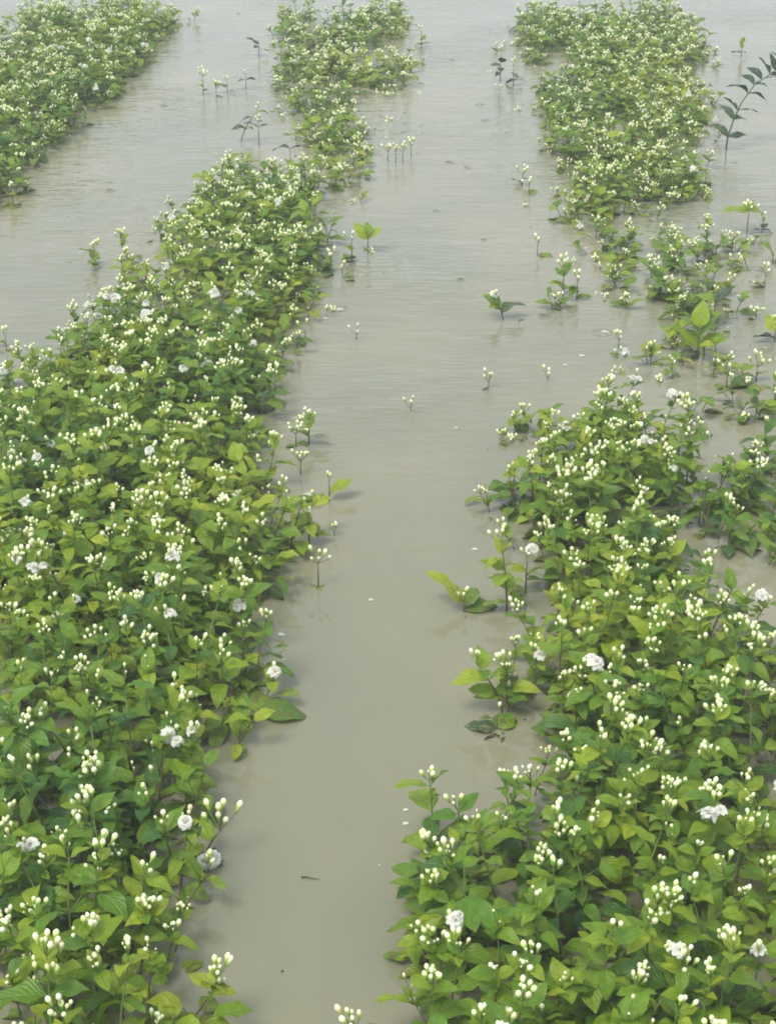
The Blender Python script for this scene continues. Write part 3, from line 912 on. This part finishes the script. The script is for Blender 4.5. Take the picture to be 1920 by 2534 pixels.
for i, (u, v, H, n, lab) in enumerate([(207, 575, 0.07, 4, 'thin bud stalk alone in water off the far side of the left bed'), (15, 750, 0.03, 2, 'bud tips above water at the left picture edge'),
        (322, 138, 0.05, 5, 'budded shoot alone in water off the upper left bed'), (290, 158, 0.10, 2, 'thin stalk close to the upper left bed'), (85, 345, 0.05, 4, 'dark sprawling shoot off the near tip of the upper left bed'),
        (30, 445, 0.09, 3, 'thin stalk below the near tip of the upper left bed'), (1128, 398, 0.05, 4, 'bud stalk in the channel beside the far part of the right bed'), (1142, 420, 0.04, 3, 'smaller bud stalk just in front of the one by the far right bed'),
        (1160, 552, 0.04, 4, 'bud stalk alone in water before the drowned part of the right bed'), (1215, 640, 0.14, 5, 'tall shoot at the channel side of the drowned part of the right bed'), (1245, 645, 0.08, 3, 'broad-leaved shoot beside the tall one in the drowned right bed'),
        (1650, 620, 0.05, 4, 'bud stalk near the right picture edge in the drowned bed'), (1590, 585, 0.04, 3, 'low bud stalk on the outer side of the drowned bed'), (760, 560, 0.08, 3, 'thin budded stalk off the middle of the left bed'),
        (715, 590, 0.06, 5, 'budded shoot in water between the thin stalk and left bed'), (740, 600, 0.01, 3, 'white buds at water level in front of the thin budded stalk'), (660, 740, 0.04, 2, 'dark sprawling shoot on the water beside the left bed'),
        (910, 100, 0.1, 3, 'thin stalk at the channel corner of the farthest middle clump'), (1080, 175, 0.2, 3, 'dark tall shoot in water beside the far right bed'), (1108, 185, 0.13, 4, 'shorter shoot between the dark tall shoot and far right bed')]):
    rr = random.Random(i)
    lv = []
    for j in range(2 if H < 0.06 else 5):
        lv.append((0.3 + 0.6 * rr.random(), rr.uniform(0, 360), rr.uniform(0, 40), rr.uniform(0.045, 0.075), 'w' if 'dark' in lab else rr.choice('ym')))
    shoot(u, v, H, lv, n, lab, group=G1, bw=1.2)

# the long arching branch over open water, upper right
def long_branch():
    gx, gy = ground(1566, 325)
    root = bpy.data.objects.new('jasmine_branch', None)
    root.location = (gx, gy, 0)
    COL.objects.link(root)
    tag(root, 'long dark arching branch with paired narrow leaves over open water, upper right', 'jasmine branch', G1)
    P = [Vector(p) for p in ((0, 0, -0.03), (0.005, 0, 0.06), (0.03, 0.03, 0.13), (0.065, 0.06, 0.20), (0.12, 0.09, 0.27), (0.185, 0.10, 0.315), (0.26, 0.10, 0.335))]
    V, Fc = tube(P, [0.004, 0.0038, 0.0035, 0.003, 0.0026, 0.002, 0.0015], 6)
    obj('stem', mesh_from('stem', V, Fc, [M_DARK], [(0.2, 0.5)] * len(V)), root)
    rr = random.Random(4)
    P = [P[i // 2] if i % 2 == 0 else (P[i // 2] + P[i // 2 + 1]) / 2 for i in range(2 * len(P) - 1)]
    for i in range(2, 13):
        if i in (3, 6):
            continue
        for side in (0, 1):
            a = (20 if side else 155) + rr.uniform(-15, 15)
            el = (10 if side else 50) + rr.uniform(-10, 10)
            az, el = R(a), R(el)
            d = Vector((math.cos(az) * math.cos(el), math.sin(az) * math.cos(el), math.sin(el)))
            m = frame(P[i], d, scale=rr.uniform(0.085, 0.115), roll=rr.uniform(-0.9, 0.9)) @ Matrix.Diagonal((0.62, 1, 1, 1))
            obj('leaf', DARK_ME[rr.randrange(8)], root, m)
long_branch()

# fallen leaves, petals, rain-splash glints modelled as petals, a stick and specks of bark
for i, (u, v, sc, az, lab) in enumerate([
        (958, 352, 0.05, -80, 'dark fallen leaf floating in mid channel, second back from the pair'), (1000, 362, 0.045, -95, 'dark fallen leaf at the right of the far channel, by its twin'), (932, 456, 0.04, -85, 'sliver of dark leaf where ripples begin in the channel'),
        (966, 130, 0.06, -90, 'dark leaf afloat near the top of the channel'), (902, 181, 0.05, -75, 'thin dark leaf afloat beside the farthest middle clump'), (1037, 262, 0.05, -90, 'dark leaf afloat in the channel beside the far right bed'),
        (985, 604, 0.035, -95, 'small dark leaf scrap near the middle of the channel'), (1038, 520, 0.035, -60, 'dark speck of leaf midway along the channel, right side'), (1048, 228, 0.06, 80, 'long dark leaf scrap beside the reflection of the right bed'),
        (228, 412, 0.05, -85, 'dark scrap floating midway in the left-hand water strip'), (345, 228, 0.05, -90, 'dark leaf sliver in the far left-hand water strip'), (520, 30, 0.045, 60, 'dark dot of leaf at the top of the left-hand water strip')]):
    floating('floating_leaf', DARK_ME[i % 8], u, v, sc, az, lab, 'fallen leaf', 0.03, 0.004, 'fallen leaves afloat in the channels')
pet_me = mesh_from('petal', *[LEAVES[3][0], LEAVES[3][1]], [M_PETAL], LEAVES[3][2])
for i, (u, v, sc, az, lab) in enumerate([
        (727, 670, 0.032, -80, 'white petal on the water in front of the middle bed'), (698, 690, 0.025, -60, 'smaller white petal between the bed and the lone white petal'), (1298, 718, 0.035, -90, 'broad white petal afloat in the drowned gap of the right bed'),
        (870, 1783, 0.018, -60, 'tiny white petal at the channel side of the near right bed'), (882, 1752, 0.014, 80, 'tiny petal just behind another beside the near right bed'), (1018, 1188, 0.022, -90, 'petal-shaped white glint of a rain splash before the tall yellow shoot'),  # the last of these stands in for a splash glint on the water
        (775, 597, 0.03, -70, 'white petal in open water beside the thin budded stalk'), (1640, 668, 0.03, -90, 'petal-shaped white glint of a rain splash among stalks near the right edge'), (1250, 770, 0.028, -80, 'white petal midway between the channel and bud bunch'),  # the middle one is a white fleck in place of a splash glint
        (1215, 790, 0.022, -85, 'petal near the pair of white buds at the right'), (600, 1372, 0.022, -95, 'petal on the water beside the near part of the left bed'), (795, 1298, 0.018, -80, 'faint white petal in the middle of the near channel'),
        (830, 298, 0.03, -80, 'white petal behind the line of four bud stalks'), (1590, 640, 0.03, -95, 'white petal outside the drowned bed')]):
    floating('floating_petal_or_glint', pet_me, u, v, sc, az, lab, 'petal', 0.04, 0.003, 'white petals afloat')
gx, gy = ground(670, 1898)
V, Fc = tube([(-0.016, 0.002, 0.002), (-0.006, 0.0, 0.004), (0.004, -0.003, 0.003), (0.018, -0.004, 0.002)], [0.0016, 0.0012, 0.0009, 0.0004], 5)
tag(obj('floating_twig', mesh_from('floating_twig', V, Fc, [M_WOOD]), None, Matrix.Translation((gx, gy, 0))), 'thin brown twig floating in the near channel', 'twig')
gx, gy = ground(610, 2100)
V, Fc = tube([(-0.002, 0, 0.001), (0, 0.001, 0.003), (0.002, 0, 0.001)], [0.0008, 0.002, 0.0006], 6)
tag(obj('bark_speck', mesh_from('bark_speck', V, Fc, [M_WOOD]), None, Matrix.Translation((gx, gy, 0))), 'tiny dark speck of bark floating in the near channel', 'debris')

# crumbs too many and too small to count, drifting against the beds
def crumbs():
    q = Soup()
    rr = random.Random(11)
    edge = [p for p in sprigs if p[4] >= 2]
    for i in range(420):
        bx, by = rr.choice(edge)[:2]
        a = rr.uniform(0, 6.28)
        d = abs(rr.gauss(0.05, 0.09))
        x, y = bx + math.cos(a) * d, by + math.sin(a) * d
        sz = rr.choice((0.002, 0.003, 0.004, 0.007))
        an = rr.uniform(0, 6.28)
        V = []
        for k in range(5):
            t = an + k * 1.257
            r_ = sz * rr.uniform(0.5, 1.2)
            V.append((x + math.cos(t) * r_, y + math.sin(t) * r_ * 0.7, 0.0012))
        V += [(vx, vy, 0.0026) for vx, vy, _ in V]
        F = [(5, 6, 7, 8, 9)] + [(k, (k + 1) % 5, 5 + (k + 1) % 5, 5 + k) for k in range(5)]
        q.add(V, F, None, None, rr.choice((0, 0, 1, 2)))
    tag(obj('floating_litter', q.mesh('floating_litter', [M_PETAL, M_WOOD, M_STEM])), 'tiny petal and leaf crumbs afloat along the flooded beds', kind='stuff')
crumbs()
